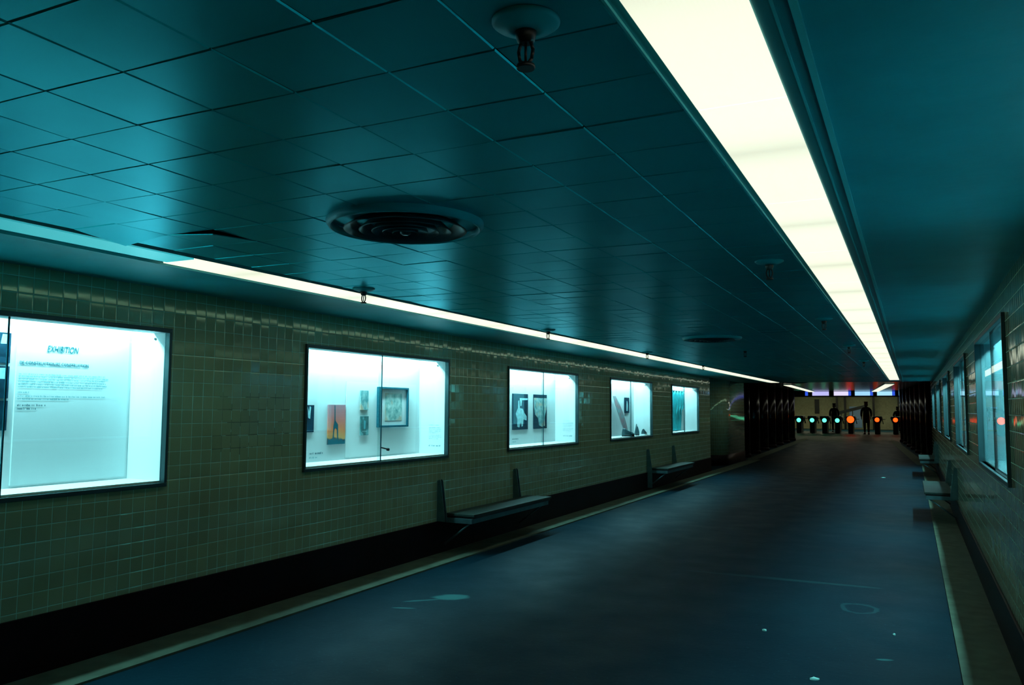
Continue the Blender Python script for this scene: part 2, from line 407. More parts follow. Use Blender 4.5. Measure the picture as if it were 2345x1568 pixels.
# thin metal angles along the strips
def rail(name, x, w, z0, y1=26.0):
    struct(MB().box((x-w/2, Y0, z0), (x+w/2, y1, H+0.03)).build(name, M_TRIMLINE))
rail('trim_3', -0.190, 0.016, H-0.012); rail('trim_4', -0.232, 0.005, H-0.006); rail('trim_5', -0.538, 0.006, H-0.004)
rail('trim_6', -3.575, 0.006, H-0.004); rail('trim_7', -3.893, 0.012, H-0.010)
b = MB(); b.box((-0.232, Y0, H+0.004), (-0.19, 26, H+0.02)); b.box((-0.272, Y0, H+0.002), (-0.232, 26, H+0.02)); b.box((-0.538, Y0, H+0.004), (-0.507, 26, H+0.02)); struct(b.build('trim_8', M_METAL_TRIM))
b = MB(); b.box((-3.61, Y0, H+0.004), (-3.575, 26, H+0.02)); b.box((-3.89, 3.3, H+0.004), (-3.86, 26, H+0.02)); b.box((-3.93, Y0, H+0.05), (-3.5, 26, H+0.08)); struct(b.build('trim_9', M_METAL_TRIM))

# far hall behind the header
struct(MB().box((-9.5, 42.0, 2.23), (3.0, 42.2, 2.9)).build('trim_header', M_DARK_VOID))
struct(MB().box((-9.5, 61.0, 0.2), (3.0, 61.2, 3.3)).build('wall_hall', M_TILE_HALL))
struct(MB().box((-9.6, 42.2, 0.1), (-9.5, 61.2, 3.3)).build('wall_hall_left', M_TILE_HALL))
struct(MB().box((3.0, 42.2, 0.1), (3.1, 61.2, 3.3)).build('wall_hall_right', M_TILE_HALL))
struct(MB().box((-9.6, 42.2, 3.0), (3.1, 61.2, 3.1)).build('ceiling_hall', M_PLASTER))

# ---------------------------------------------------------------- ceiling light strips
def lens_box(par, xa, xb, y0, y1, M, label=None, z=H):
    o = MB().box((xa, y0, z-0.004), (xb, y1, z+0.006)).build('lens', M, par)
    if label: o['label'] = label
    return o
st = thing('strip_light', 'long lit cream fluorescent strip in the ceiling on the right, running over the passage', 'ceiling light', (-0.39, Y0, H))
MB().box((-0.51, Y0, H+0.008), (-0.268, 24.55, H+0.028)).build('housing', M_METAL_TRIM, st)
y = 2.2-1.15*4
while y < 24.5:
    lens_box(st, -0.507, -0.272, y+0.003, min(y+1.147, 24.5), M_LENS); y += 1.15
st = thing('strip_light', 'lit cream fluorescent strip in the ceiling along the left wall, dark at its near end', 'ceiling light', (-3.72, Y0, H))
MB().box((-3.862, Y0, H+0.03), (-3.61, 27.0, H+0.10)).build('housing', M_DARK_VOID, st)
y = 3.29
while y < 26.0:
    lens_box(st, -3.86, -3.61, y+0.003, min(y+1.147, 26.0), M_LENS); y += 1.15
y = 3.29-1.15
while y > Y0:
    lens_box(st, -3.825, -3.61, y+0.003, y+1.147, M_UNLIT, 'unlit lens panel with a teal glow put in'); y -= 1.15

def far_strip(label, p, q, w, z):
    s_ = thing('strip_light', label, 'ceiling light', ((p[0]+q[0])/2, (p[1]+q[1])/2, z))
    a = Vector((p[0], p[1], z-0.02)); c = Vector((q[0], q[1], z-0.02))
    MB().bar(a-Vector((0, 0, .012)), c-Vector((0, 0, .012)), w, 0.012).build('lens', M_LENS, s_)
    MB().bar(a+Vector((0, 0, .006)), c+Vector((0, 0, .006)), w+0.04, 0.02).build('housing', M_METAL_TRIM, s_)
far_strip('short slanting cream light beyond the end of the right ceiling strip', (-0.62, 29.9), (-1.50, 41.6), 0.27, 2.5)
far_strip('short cream ceiling light continuing the left strip beside the dark columns', (-3.92, 30.2), (-4.28, 41.6), 0.25, 2.5)

# ---------------------------------------------------------------- display cases
DEP = 0.373
def write_text(txt, name, M, parent, loc, size, rotz, shear=0.0, extr=0.0008, xs=1.0):
    cu = bpy.data.curves.new(name, 'FONT'); cu.body = txt; cu.size = size; cu.extrude = extr; cu.shear = shear
    tmp = bpy.data.objects.new('tmp', cu); COL.objects.link(tmp)
    dg = bpy.context.evaluated_depsgraph_get(); me = bpy.data.meshes.new_from_object(tmp.evaluated_get(dg))
    bpy.data.objects.remove(tmp)
    me.transform(Matrix.Diagonal((xs, 1, 1, 1)))
    me.transform(Matrix.Rotation(math.pi/2, 4, 'X')); me.transform(Matrix.Rotation(rotz, 4, 'Z')); me.transform(Matrix.Translation(Vector(loc)-(parent.location if parent else Vector())))
    me.materials.clear(); me.materials.append(M)
    o = bpy.data.objects.new(name, me); COL.objects.link(o); o.parent = parent
    return o
def strokes(b, org, ud, width, lh, nlines, seed, M, nd, last=1.0):
    """unreadably small print: word-long rows of tiny letter strokes"""
    rr = random.Random(seed); ud = Vector(ud); z = Vector((0, 0, 1)); nd = Vector(nd)
    for L in range(nlines):
        x = 0; W = width*(last if L == nlines-1 else rr.uniform(0.95, 1.0)); base = Vector(org)-z*lh*L
        while x < W:
            wl = rr.randint(2, 9)
            for k in range(wl):
                h = lh*0.42*(1.35 if rr.random() < .25 else 1.0); w = lh*0.34
                if x+w > W: break
                kind = rr.randint(0, 3); p = base+ud*x
                t_ = lh*0.11
                def q(a, b0, c, d): b.face([p+ud*a+z*b0+nd*0.001, p+ud*c+z*b0+nd*0.001, p+ud*c+z*d+nd*0.001, p+ud*a+z*d+nd*0.001], M)
                q(0, 0, t_, h)
                if kind != 1: q(t_, h-t_, w*0.75, h)
                if kind in (0, 2): q(w*0.75-t_, 0, w*0.75, h-t_)
                if kind in (2, 3): q(t_, 0, w*0.75-t_, t_)
                x += w
            x += lh*0.35
def make_case(side, y0, y1, label, split, lock=True, extras=None, pwr=CASE_PWR):
    s = -1 if side == 'L' else 1                    # outward direction of the box
    X = XL if side == 'L' else XR
    dz = 0.0 if side == 'L' else DZR; Z0, Z1 = CZ0+dz, CZ1+dz
    c = thing('display_case', label, 'display case', (X, (y0+y1)/2, Z0))
    def B(xa, ya, za, xb, yb, zb, name, M, bv=0.0, lab=None):
        x0_, x1_ = sorted((X+s*xa, X+s*xb))
        o = MB().box((x0_, ya, za), (x1_, yb, zb)).build(name, M, c, bevel=bv)
        if lab: o['label'] = lab
        return o
    t_ = 0.02; zt = 2.30+dz
    # lining: floor, two sides, lamp pocket above a valance
    b = MB()
    def bx(xa, ya, za, xb, yb, zb):
        x0_, x1_ = sorted((X+s*xa, X+s*xb)); b.box((x0_, ya, za), (x1_, yb, zb))
    bx(0.03, y0-t_, Z0-t_, DEP, y1+t_, Z0+0.012)
    bx(0.03, y0-t_, Z0+0.012, DEP, y0+0.004, zt); bx(0.03, y1-0.004, Z0+0.012, DEP, y1+t_, zt)
    bx(0.03, y0+0.004, Z1-0.01, 0.15, y1-0.004, Z1+0.02)
    bx(0.13, y0+0.004, Z1+0.02, 0.15, y1-0.004, zt); bx(0.13, y0-t_, zt, DEP, y1+t_, zt+0.02)
    b.build('lining', M_CASEWHITE if side == 'L' else M_LINING_R, c)
    B(DEP, y0-t_, Z0-t_, DEP+0.02, y1+t_, zt+0.02, 'back_panel', M_CASEBACK if side == 'L' else M_DARKBACK)
    # aluminium frame
    f = MB(); w = 0.028; pr_ = 0.022
    def fx(xa, ya, za, xb, yb, zb):
        x0_, x1_ = sorted((X+s*xa, X+s*xb)); f.box((x0_, ya, za), (x1_, yb, zb))
    fx(-pr_, y0-0.012, Z0-w, 0.03, y1+0.012, Z0); fx(-pr_, y0-0.012, Z1-0.012, 0.03, y1+0.012, Z1+w-0.01)
    fx(-pr_, y0-0.012, Z0, 0.03, y0+0.012, Z1-0.012); fx(-pr_, y1-0.012, Z0, 0.03, y1+0.012, Z1-0.012)
    f.build('frame', M_ALU, c, bevel=0.003)
    # two sliding panes on their own tracks
    B(0.004, y0+0.012, Z0, 0.009, split+0.02, Z1-0.012, 'glass_pane', M_GLASS)
    B(0.016, split-0.02, Z0, 0.021, y1-0.012, Z1-0.012, 'glass_pane', M_GLASS)
    B(0.002, split+0.016, Z0, 0.011, split+0.024, Z1-0.012, 'pane_edge', M_ALU if side == 'R' else M_INK)
    if lock:
        lk = MB(); lx = X-s*0.006
        lk.bar((lx, split+0.02, Z0+0.135), (lx, split+0.12, Z0+0.115), 0.012, 0.012); lk.lathe([(0.014, -0.008), (0.014, 0.016)], (lx, split+0.12, Z0+0.113), 12, axis='x')
        lk.build('lock', M_BLACK, c)
    bo = MB(); bo.lathe([(0.009, 0), (0.009, 0.006)], (X+s*0.13, y1-0.012, Z1-0.05), 10, axis='y'); bo.build('bolt', M_BLACK, c)
    # fluorescent tube in the pocket above the valance
    tb = MB(); tb.tube((X+s*0.27, y0+0.08, 2.262+dz), (X+s*0.27, y1-0.08, 2.262+dz), 0.013, 12)
    tb.build('fluorescent_tube', M_TUBE, c)
    ld = bpy.data.lights.new('case_lamp', 'AREA'); ld.shape = 'RECTANGLE'; ld.size = 0.05; ld.size_y = (y1-y0)-0.16
    ld.energy = pwr*(y1-y0)/2.42; ld.color = CASE_COL
    lo = bpy.data.objects.new('case_lamp', ld); COL.objects.link(lo); lo.parent = c
    lo.location = Vector((X+s*0.255, (y0+y1)/2, 2.24+dz))-c.location
    lo.rotation_euler = (0, s*0.12, 0)
    return c
M_TUBE = mat('tube_glow', (0.8, 0.9, 0.9), emit=(0.5, 0.95, 1.0), estr=2.0)

CL = ['large lit display case nearest on the left wall, holding the exhibition text',
      'lit display case on the left wall with orange print and black-framed picture',
      'lit display case on the left wall with two dark portrait posters',
      'lit display case on the left wall with a tall leaning board and shoes',
      'farthest lit display case on the left wall, with a teal cloth hanging']
SPL = [2.94, 6.69, 10.66, 14.72, 18.74]
for (a, c_), l, sp_ in zip(LWIN, CL, SPL): make_case('L', a, c_, l, sp_, lock=(sp_ < 8 and sp_ > 5))
CR = ['lit display case of the right wall, just before the nearest one in view',
      'tall-looking lit display case nearest in view on the right wall, mirroring the ceiling strip',
      'second lit display case from the near end in view on the right wall',
      'narrow-looking lit display case in the middle of the row on the right wall',
      'display case next to last in the row on the right wall, a thin glowing sliver',
      'farthest display case on the right wall, next to the dark columns']
for i, ((a, c_), l) in enumerate(zip(RWIN, CR)): make_case('R', a, c_, l, (a+c_)/2-0.1, lock=False, pwr=120.0)

# contents -------------------------------------------------------
XB = XL-DEP                          # face of the back panels on the left
def sheet(b, y0, y1, z0, z1, M, d=0.004, off=0.0):
    b.box((XB+off, y0, z0), (XB+off+d, y1, z1), M)
def poly(b, pts, M, off): b.face([(XB+off, y_, z_) for y_, z_ in pts], M)

# exhibition text panel
M_PANEL = mat('panel_board', (0.66, 0.76, 0.76), rough=0.6)
tp = thing('text_panel', 'white exhibition text panel with heading in the nearest left case', 'text panel', (XB, 3.65, 1.12))
b = MB(); sheet(b, 3.245, 4.07, 1.10, 2.14, M_PANEL, 0.010); b.build('board', M_PANEL, tp)
write_text('EXHIBITION', 'heading', M_INK, tp, (XB+0.013, 3.44, 1.952), 0.062, math.pi/2, shear=0.28, xs=0.66)
write_text('DE-CONSTRUCTION/RE-CONSTRUCTION', 'subheading', M_INK, tp, (XB+0.013, 3.262, 1.862), 0.032, math.pi/2, xs=0.80)
b = MB(); strokes(b, (XB+0.0115, 3.262, 1.797), (0, 1, 0), 0.65, 0.0165, 6, 3, M_INKSOFT, (1, 0, 0), 0.93)
strokes(b, (XB+0.0115, 3.262, 1.680), (0, 1, 0), 0.075, 0.0165, 1, 4, M_INKSOFT, (1, 0, 0))
strokes(b, (XB+0.0115, 3.262, 1.655), (0, 1, 0), 0.65, 0.0175, 2, 5, M_INKSOFT, (1, 0, 0), 0.55)
strokes(b, (XB+0.0115, 3.262, 1.596), (0, 1, 0), 0.19, 0.023, 1, 6, M_INK, (1, 0, 0)); strokes(b, (XB+0.0115, 3.262, 1.574), (0, 1, 0), 0.13, 0.023, 1, 7, M_INK, (1, 0, 0))
b.build('paragraph', M_INKSOFT, tp)
M_PHOTO = mat('dark_photo', (0.004, 0.025, 0.045), rough=0.7, spec=0.05, var=0.5, vscale=14)
M_PALE = mat('pale_print', (0.35, 0.62, 0.66), rough=0.5, var=0.3, vscale=20)
for i, (z0, z1) in enumerate(((1.865, 2.055), (1.645, 1.845), (1.445, 1.630))):
    o = thing('photo_print', ['top photograph', 'middle photograph', 'bottom photograph'][i]+' of the dark column at the left edge of the nearest case', 'photograph', (XB, 2.98, z0), 'photographs beside the exhibition text')
    b = MB(); sheet(b, 2.76, 3.205, z0, z1, M_PHOTO, 0.006); b.build('sheet', M_PHOTO, o)
    b = MB(); zz = (z0+z1)/2
    if i == 0: poly(b, [(2.95, z0+.02), (3.12, z0+.03), (3.10, zz), (3.02, z1-.03), (2.98, zz)], M_PALE, 0.0065); poly(b, [(3.14, z1-.07), (3.18, z1-.07), (3.18, z1-.01), (3.15, z1-.01)], M_PALE, 0.0065)
    if i == 1: poly(b, [(2.80, zz+.02), (3.19, zz+.02), (3.19, z1-.01), (3.0, z1-.02), (2.80, z1-.05)], M_PALE, 0.0065)
    if i == 2: poly(b, [(2.85, z0+.03), (2.93, z0+.02), (2.94, z1-.05), (2.88, z1-.06)], M_PALE, 0.0065)
    b.build('image', M_PALE, o)

# second case
def sunset():
    M = mat('sunset_print', (0.5, 0.3, 0.2), rough=0.6); t = NT(M); nt = M.node_tree; P, s = t.pos()
    w = t.m('ADD', t.m('DIVIDE', s[2], 0.39), t.m('MULTIPLY', t.m('SUBTRACT', t.noise(P, 12.0), 0.5), 0.25))
    r = nt.nodes.new('ShaderNodeValToRGB'); e = r.color_ramp.elements
    e[0].position = 0.0; e[0].color = (0.01, 0.03, 0.05, 1); e[1].position = 1.0; e[1].color = (0.38, 0.18, 0.22, 1)
    for p_, c_ in ((0.14, (0.03, 0.05, 0.06)), (0.18, (0.55, 0.24, 0.07)), (0.34, (0.70, 0.17, 0.05)), (0.62, (0.60, 0.14, 0.12))):
        q = e.new(p_); q.color = (*c_, 1)
    t.v(w, r.inputs[0]); nt.links.new(r.outputs[0], nt.nodes['Principled BSDF'].inputs['Base Color']); return M
M_SUN = sunset()
o = thing('photo_print', 'orange and pink sunset print with a dark long-necked silhouette', 'print', (XB, 6.46, 1.24))
b = MB(); sheet(b, 6.335, 6.60, 1.24, 1.625, M_SUN, 0.012); b.build('sheet', M_SUN, o)
b = MB()
poly(b, [(6.425, 1.62), (6.437, 1.62), (6.445, 1.47), (6.485, 1.43), (6.492, 1.28), (6.478, 1.28), (6.468, 1.38), (6.445, 1.40), (6.43, 1.38), (6.42, 1.28), (6.405, 1.28), (6.415, 1.42), (6.428, 1.47)], M_INK, 0.0128)
poly(b, [(6.335, 1.241), (6.60, 1.241), (6.60, 1.28), (6.57, 1.265), (6.54, 1.295), (6.50, 1.27), (6.47, 1.29), (6.43, 1.275), (6.40, 1.30), (6.37, 1.28), (6.335, 1.295)], M_INK, 0.0125)
b.build('silhouette', M_BLACK, o)
def backing_board(label, y0, y1, z0, z1, off):
    o = tag(MB().box((XB+off-0.0, y0, z0), (XB+off+0.005, y1, z1)).build('backing_board', M_BOARD), label, 'board', 'pale boards behind the pictures'); return o
M_BOARD = mat('pale_board', (0.84, 0.90, 0.89), rough=0.6)
backing_board('large pale board behind the framed picture and the two small prints', 6.62, 7.90, 1.10, 1.86, 0.0)
o = thing('photo_print', 'dark print cut by the left frame of the case, left of the orange print', 'print', (XB, 5.98, 1.37))
b = MB(); sheet(b, 5.86, 6.125, 1.365, 1.62, M_PHOTO, 0.010); b.build('sheet', M_PHOTO, o)
b = MB(); poly(b, [(6.04, 1.50), (6.07, 1.49), (6.08, 1.60), (6.06, 1.61), (6.05, 1.56), (6.03, 1.61)], M_PALE, 0.0105); b.build('image', M_PALE, o)
def mottled(name, c0, c1, c2, sc):
    M = mat(name, rough=0.6); t = NT(M); nt = M.node_tree; P, s = t.pos()
    col = t.mixc(t.m('MULTIPLY', t.m('SUBTRACT', t.noise(P, sc), 0.35), 3.0, clamp=True), c0, c1)
    col = t.mixc(t.m('MULTIPLY', t.m('SUBTRACT', t.noise(P, sc*0.6, 1.0), 0.52), 8.0, clamp=True), col, c2)
    nt.links.new(col, nt.nodes['Principled BSDF'].inputs['Base Color']); return M
M_MOT1 = mottled('landscape_print', (0.04, 0.22, 0.24), (0.45, 0.62, 0.60), (0.50, 0.38, 0.28), 16)
M_MOT2 = mottled('dark_green_print', (0.01, 0.06, 0.07), (0.05, 0.20, 0.20), (0.15, 0.35, 0.36), 22)
M_MOT3 = mottled('sketch_print', (0.10, 0.30, 0.28), (0.70, 0.82, 0.76), (0.55, 0.45, 0.34), 15)
o = thing('photo_print', 'small pale landscape print above the small dark green one', 'print', (XB, 6.91, 1.58))
b = MB(); sheet(b, 6.845, 6.975, 1.575, 1.775, M_MOT1, 0.010, 0.0055); b.build('sheet', M_MOT1, o)
o = thing('photo_print', 'small dark green print below the small pale landscape', 'print', (XB, 6.91, 1.31))
b = MB(); sheet(b, 6.850, 6.985, 1.315, 1.51, M_MOT2, 0.010, 0.0055); b.build('sheet', M_MOT2, o)
b = MB(); strokes(b, (XB+0.0160, 6.88, 1.352), (0, 1, 0), 0.08, 0.014, 1, 8, M_PAPER, (1, 0, 0)); poly(b, [(6.90, 1.38), (6.93, 1.38), (6.935, 1.46), (6.90, 1.47)], M_INKSOFT, 0.0170); b.build('image', M_INKSOFT, o)
o = thing('framed_picture', 'black-framed coloured drawing with a white mount, behind the joint of the panes', 'picture', (XB, 7.42, 1.39))
b = MB(); F0, F1, G0, G1 = 7.135, 7.70, 1.39, 1.82
for q in ((F0, F0+.026, G0, G1), (F1-.02, F1, G0, G1), (F0+.026, F1-.02, G0, G0+.02), (F0+.026, F1-.02, G1-.02, G1)): b.box((XB+0.0055, q[0], q[2]), (XB+0.04, q[1], q[3]))
b.build('frame', M_INK, o, bevel=0.002)
b = MB(); b.box((XB+0.0055, F0+.026, G0+.02), (XB+0.018, F1-.02, G1-.02)); b.build('mount', M_PAPER, o)
b = MB(); b.box((XB+0.018, 7.27, 1.46), (XB+0.020, 7.59, 1.755)); b.build('drawing', M_MOT3, o)
# credits lettering on the right-hand end panels, captions low on the left
def credits(yend, label, seed):
    o = tag_obj = thing('wall_lettering', label, 'lettering', (XL-0.2, yend-0.004, 1.15), 'small credits on the case ends')
    b = MB()
    for z_, n in ((1.40, 1), (1.37, 4), (1.285, 3)): strokes(b, (XL-0.235, yend-0.0045, z_), (1, 0, 0), 0.17, 0.019, n, seed+n, M_INKPALE, (0, -1, 0), 0.8)
    b.build('credits_block', M_INKPALE, o)
    b = MB(); strokes(b, (XL-0.235, yend-0.0045, 1.165), (1, 0, 0), 0.16, 0.028, 1, seed, M_INKSOFT, (0, -1, 0)); b.build('bottom_line', M_INKSOFT, o)
credits(7.98, 'tiny pale credits lettering on the end panel of the case with the orange print', 10)
credits(11.98, 'tiny pale credits lettering on the end panel of the case with two dark portraits', 20)
def caption(y_, label, seed):
    o = thing('caption_lettering', label, 'lettering', (XB, y_, 1.12)); b = MB()
    strokes(b, (XB+0.001, y_, 1.155), (0, 1, 0), 0.20, 0.034, 1, seed, M_INK, (1, 0, 0)); b.build('upper_line', M_INK, o); b = MB(); strokes(b, (XB+0.001, y_, 1.117), (0, 1, 0), 0.12, 0.030, 1, seed+1, M_INKSOFT, (1, 0, 0))
    b.build('lower_line', M_INKSOFT, o)
caption(6.08, 'small two-line caption low at the left in the case with the orange print', 30)
caption(10.42, 'small two-line caption low at the left in the case with two dark portraits', 40)

# third case: two dark portraits
def portrait(y0, y1, label, pale, seed):
    o = thing('poster', label, 'poster', (XB, (y0+y1)/2, 1.30), 'dark portrait posters')
    b = MB(); sheet(b, y0, y1, 1.295, 1.81, M_PHOTO, 0.008); b.build('sheet', M_PHOTO, o)
    b = MB(); w = y1-y0; F = lambda *p: [(y0+a*w, 1.295+c*0.515) for a, c in p]
    if seed == 0:
        poly(b, F((.45, .88), (.98, .88), (.98, .83), (.60, .82), (.56, .66), (.50, .66)), pale, 0.0085)
        poly(b, F((.24, .50), (.34, .60), (.36, .80), (.42, .82), (.46, .60), (.66, .58), (.76, .46), (.92, .36), (.90, .25), (.70, .28), (.66, .10), (.58, .08), (.52, .20), (.44, .06), (.30, .08), (.30, .28), (.20, .44)), pale, 0.0088)
    else:
        poly(b, F((.02, .90), (.98, .90), (.98, .60), (.80, .30), (.85, .08), (.62, .05), (.40, .10), (.34, .30), (.10, .42), (.02, .62)), pale, 0.0085)
    b.build('figure', pale, o)
portrait(10.41, 10.93, 'left dark poster with a pale seated figure, in the third left case', M_PALE, 0)
portrait(11.13, 11.625, 'right dark poster with a mottled blue figure, in the third left case', M_MOT1, 1)

# fourth case: picture, leaning board, shoes
o = thing('photo_print', 'small upright dark print with a pale blue figure, right of the leaning board', 'print', (XB, 15.59, 1.52))
b = MB(); sheet(b, 15.45, 15.745, 1.52, 1.825, M_PHOTO, 0.01); b.build('sheet', M_PHOTO, o)
b = MB(); poly(b, [(15.55, 1.56), (15.64, 1.56), (15.66, 1.66), (15.62, 1.75), (15.58, 1.76), (15.56, 1.68)], M_PALE, 0.0105); b.build('figure', M_PALE, o)
M_BRD = mottled('patterned_board', (0.34, 0.10, 0.12), (0.10, 0.30, 0.32), (0.30, 0.24, 0.24), 9)
o = thing('leaning_board', 'tall narrow patterned board leaning in the fourth left case', 'board', (XB+.1, 15.1, CZ0+.012))
b = MB(); pts = []
for k in range(13):
    a = k/12; wd = 0.15*math.sin(math.pi*min(1, 0.12+a*0.80))**0.6
    pts.append((a, wd))
def bp_(a, wd): yy = 14.74+0.34*(1-a)+0.05*math.sin(a*math.pi)*(1 if True else 0); return yy, CZ0+0.014+0.76*a, XB+0.17-0.14*a
L_ = [(bp_(a, 0)[2], bp_(a, 0)[0]-w_, bp_(a, 0)[1]) for a, w_ in pts]; R_ = [(bp_(a, 0)[2], bp_(a, 0)[0]+w_, bp_(a, 0)[1]) for a, w_ in pts]
for k in range(12):
    for dx in (0, 0.012):
        b.face([(L_[k][0]+dx, *L_[k][1:]), (R_[k][0]+dx, *R_[k][1:]), (R_[k+1][0]+dx, *R_[k+1][1:]), (L_[k+1][0]+dx, *L_[k+1][1:])])
    for S in (L_, R_): b.face([S[k], (S[k][0]+.012, *S[k][1:]), (S[k+1][0]+.012, *S[k+1][1:]), S[k+1]])
for k in (0, 12): b.face([L_[k], R_[k], (R_[k][0]+.012, *R_[k][1:]), (L_[k][0]+.012, *L_[k][1:])])
b.build('deck', M_BRD, o)
M_SHOE = mat('shoe_dark', (0.012, 0.05, 0.06), rough=0.5); M_SHOE2 = mat('shoe_orange', (0.45, 0.12, 0.04), rough=0.6)
def shoe(x, y_, ang, label, high, accent):
    z = CZ0+0.012
    o = thing('shoe', label, 'shoe', (x, y_, z), 'shoes on the case floor'); o.rotation_euler = (0, 0, ang)
    P = Vector((x, y_, z))
    def sec(t0): return [(0.0, .035, .00), (.2, .042, 0), (.45, .034, 0), (.7, .047, 0), (.92, .040, 0), (1.0, .015, 0)]
    b = MB(); S = [(t_*0.28-0.14, w_) for t_, w_, _ in sec(0)]
    b.prism([P+Vector((w_, t_, 0)) for t_, w_ in S]+[P+Vector((-w_, t_, 0)) for t_, w_ in S[::-1]], None, (0, 0, 0.022)); b.build('sole', M_PAPER if not high else M_BLACK, o)
    b = MB(); rings = []
    hts = [high+.10, high+.10, .095, .07, .05, .03]
    for (t_, w_), h_ in zip(S, hts):
        rings.append([b.bm.verts.new(P+Vector((w_*math.cos(a)*(1 if math.sin(a) < .5 else .8), t_, 0.022+max(0, math.sin(a))*h_))) for a in [math.pi*k/8 for k in range(9)]])
    for r1, r2 in zip(rings, rings[1:]):
        for k in range(8): b.bm.faces.new((r1[k], r1[k+1], r2[k+1], r2[k])).smooth = True
        b.bm.faces.new((r1[0], r2[0], r2[8], r1[8]))
    b.bm.faces.new(rings[0]); b.bm.faces.new(rings[-1]); b.build('upper', M_SHOE, o)
    b = MB()
    for k in range(3): b.bar(P+Vector((-.028, -.02+k*.03, .115-k*.014)), P+Vector((.028, -.02+k*.03, .115-k*.014)), .006, .006)
    b.build('laces', accent, o)
shoe(XL-0.16, 15.60, 0.35, 'high dark shoe with orange laces, left of the pair near the pane joint', 0.06, M_SHOE2)
shoe(XL-0.13, 15.97, 0.15, 'low dark shoe with pale laces, right of the high one', 0.0, M_PAPER)
shoe(XL-0.10, 14.55+0.32, -0.5, 'small dark shoe at the foot of the leaning board', 0.03, M_PAPER)
b = MB(); b.lathe([(0.055, 0), (0.045, .03), (0.006, 0.22)], (XL-0.28, 15.95, CZ0+0.012), 14); tag(b.build('pointed_ornament', M_SHOE), 'small dark pointed ornament behind the shoes', 'ornament')

# fifth case: hanging cloth
M_TEAL = mat('teal_cloth', (0.02, 0.42, 0.46), rough=0.8, var=0.3, vscale=5)
o = thing('hanging_cloth', 'teal cloth hanging at the left of the farthest left case', 'cloth', (XB+.02, 19.3, CZ0+.03))
b = MB(); V = {}
for a in range(25):
    for c in range(13):
        fy, fz = a/24, c/12
        lim = 19.94 if fz > .5 else 19.60+0.20*fz
        V[a, c] = b.bm.verts.new((XB+0.05+0.018*math.sin(fy*26+fz*2), 18.85+fy*(lim-18.85), CZ0+0.03+fz*0.93))
for a in range(24):
    for c in range(12): b.bm.faces.new((V[a, c], V[a+1, c], V[a+1, c+1], V[a, c+1])).smooth = True
cl = b.build('cloth', M_TEAL, o); md = cl.modifiers.new('s', 'SOLIDIFY'); md.thickness = 0.004
b = MB(); b.tube((XB+0.05, 18.8, CZ0+0.965), (XB+0.05, 20.0, CZ0+0.965), 0.01); b.build('rod', M_ALU, o)

# ---------------------------------------------------------------- benches
def bench(side, y0, label, drop=0.0):
    X, s = (XL, 1) if side == 'L' else (XR, -1)
    o = thing('wall_bench', label, 'bench', (X, y0+1.05, 0.0), 'folding wall benches')
    def pl(b, pts, y_, t_, M=None): b.prism([(X+s*px_, y_, pz) for px_, pz in pts], None, (0, t_, 0), M)
    for k, yy in enumerate((y0-0.09, y0+1.82)):
        z0 = 0.36 if k == 0 else 0.40
        z0 -= drop*(k == 0)
        b = MB()
        pts = [(0.0, z0), (0.10, z0), (0.095, 0.44), (0.045, 0.80), (0.03, 0.815), (0.0, 0.80)]
        pl(b, pts, yy, 0.008); pl(b, pts, yy+0.05, 0.008)
        b.box((min(X, X+s*0.01), yy+.008, z0), (max(X, X+s*0.01), yy+0.05, 0.80))
        w = b.build('bracket', M_STEEL, o, bevel=0.002)
        if k == 0:
            lo_, hi_ = sorted((X+s*0.03, X+s*0.075)); MB().box((lo_, yy-0.003, 0.47), (hi_, yy+0.001, 0.55)).build('slot', M_BLACK, w)
    lo_, hi_ = sorted((X+s*0.06, X+s*0.42))
    MB().box((lo_, y0, 0.415), (hi_, y0+2.12, 0.445)).build('seat_board', M_WOOD, o, bevel=0.006)
    lo2, hi2 = sorted((X+s*0.07, X+s*0.405))
    b = MB(); b.box((lo2, y0+0.01, 0.395), (hi2, y0+2.1, 0.415)); b.build('shadow_gap', M_BLACK, o)  # black slab filled in as the shade between seat and rail
    lo3, hi3 = sorted((X+s*0.37, X+s*0.40))
    b = MB(); b.box((lo3, y0-0.02, 0.345), (hi3, y0+2.06, 0.395)); b.box((min(X+s*.03, X+s*.37), y0-0.02, 0.345), (max(X+s*.03, X+s*.37), y0+0.01, 0.395)); b.box((min(X+s*.03, X+s*.37), y0+2.03, 0.345), (max(X+s*.03, X+s*.37), y0+2.06, 0.395))
    b.build('seat_rail', M_STEEL, o)
    for yy in (y0+0.03, y0+1.95):
        MB().tube((X+s*0.36, yy, 0.35), (X+s*0.03, yy, 0.10), 0.011).build('brace', M_STEEL, o)
    return o
bench('L', 7.87, 'long wall bench below the left cases, nearer of the two')
bench('L', 15.78, 'farther wall bench on the left, by the tiled pier end of the wall', drop=0.3)
bench('R', 13.1, 'nearer wall bench on the right, worn board seat sticking out from the wall')
bench('R', 22.0, 'farther wall bench on the right, small dark seat near the columns')

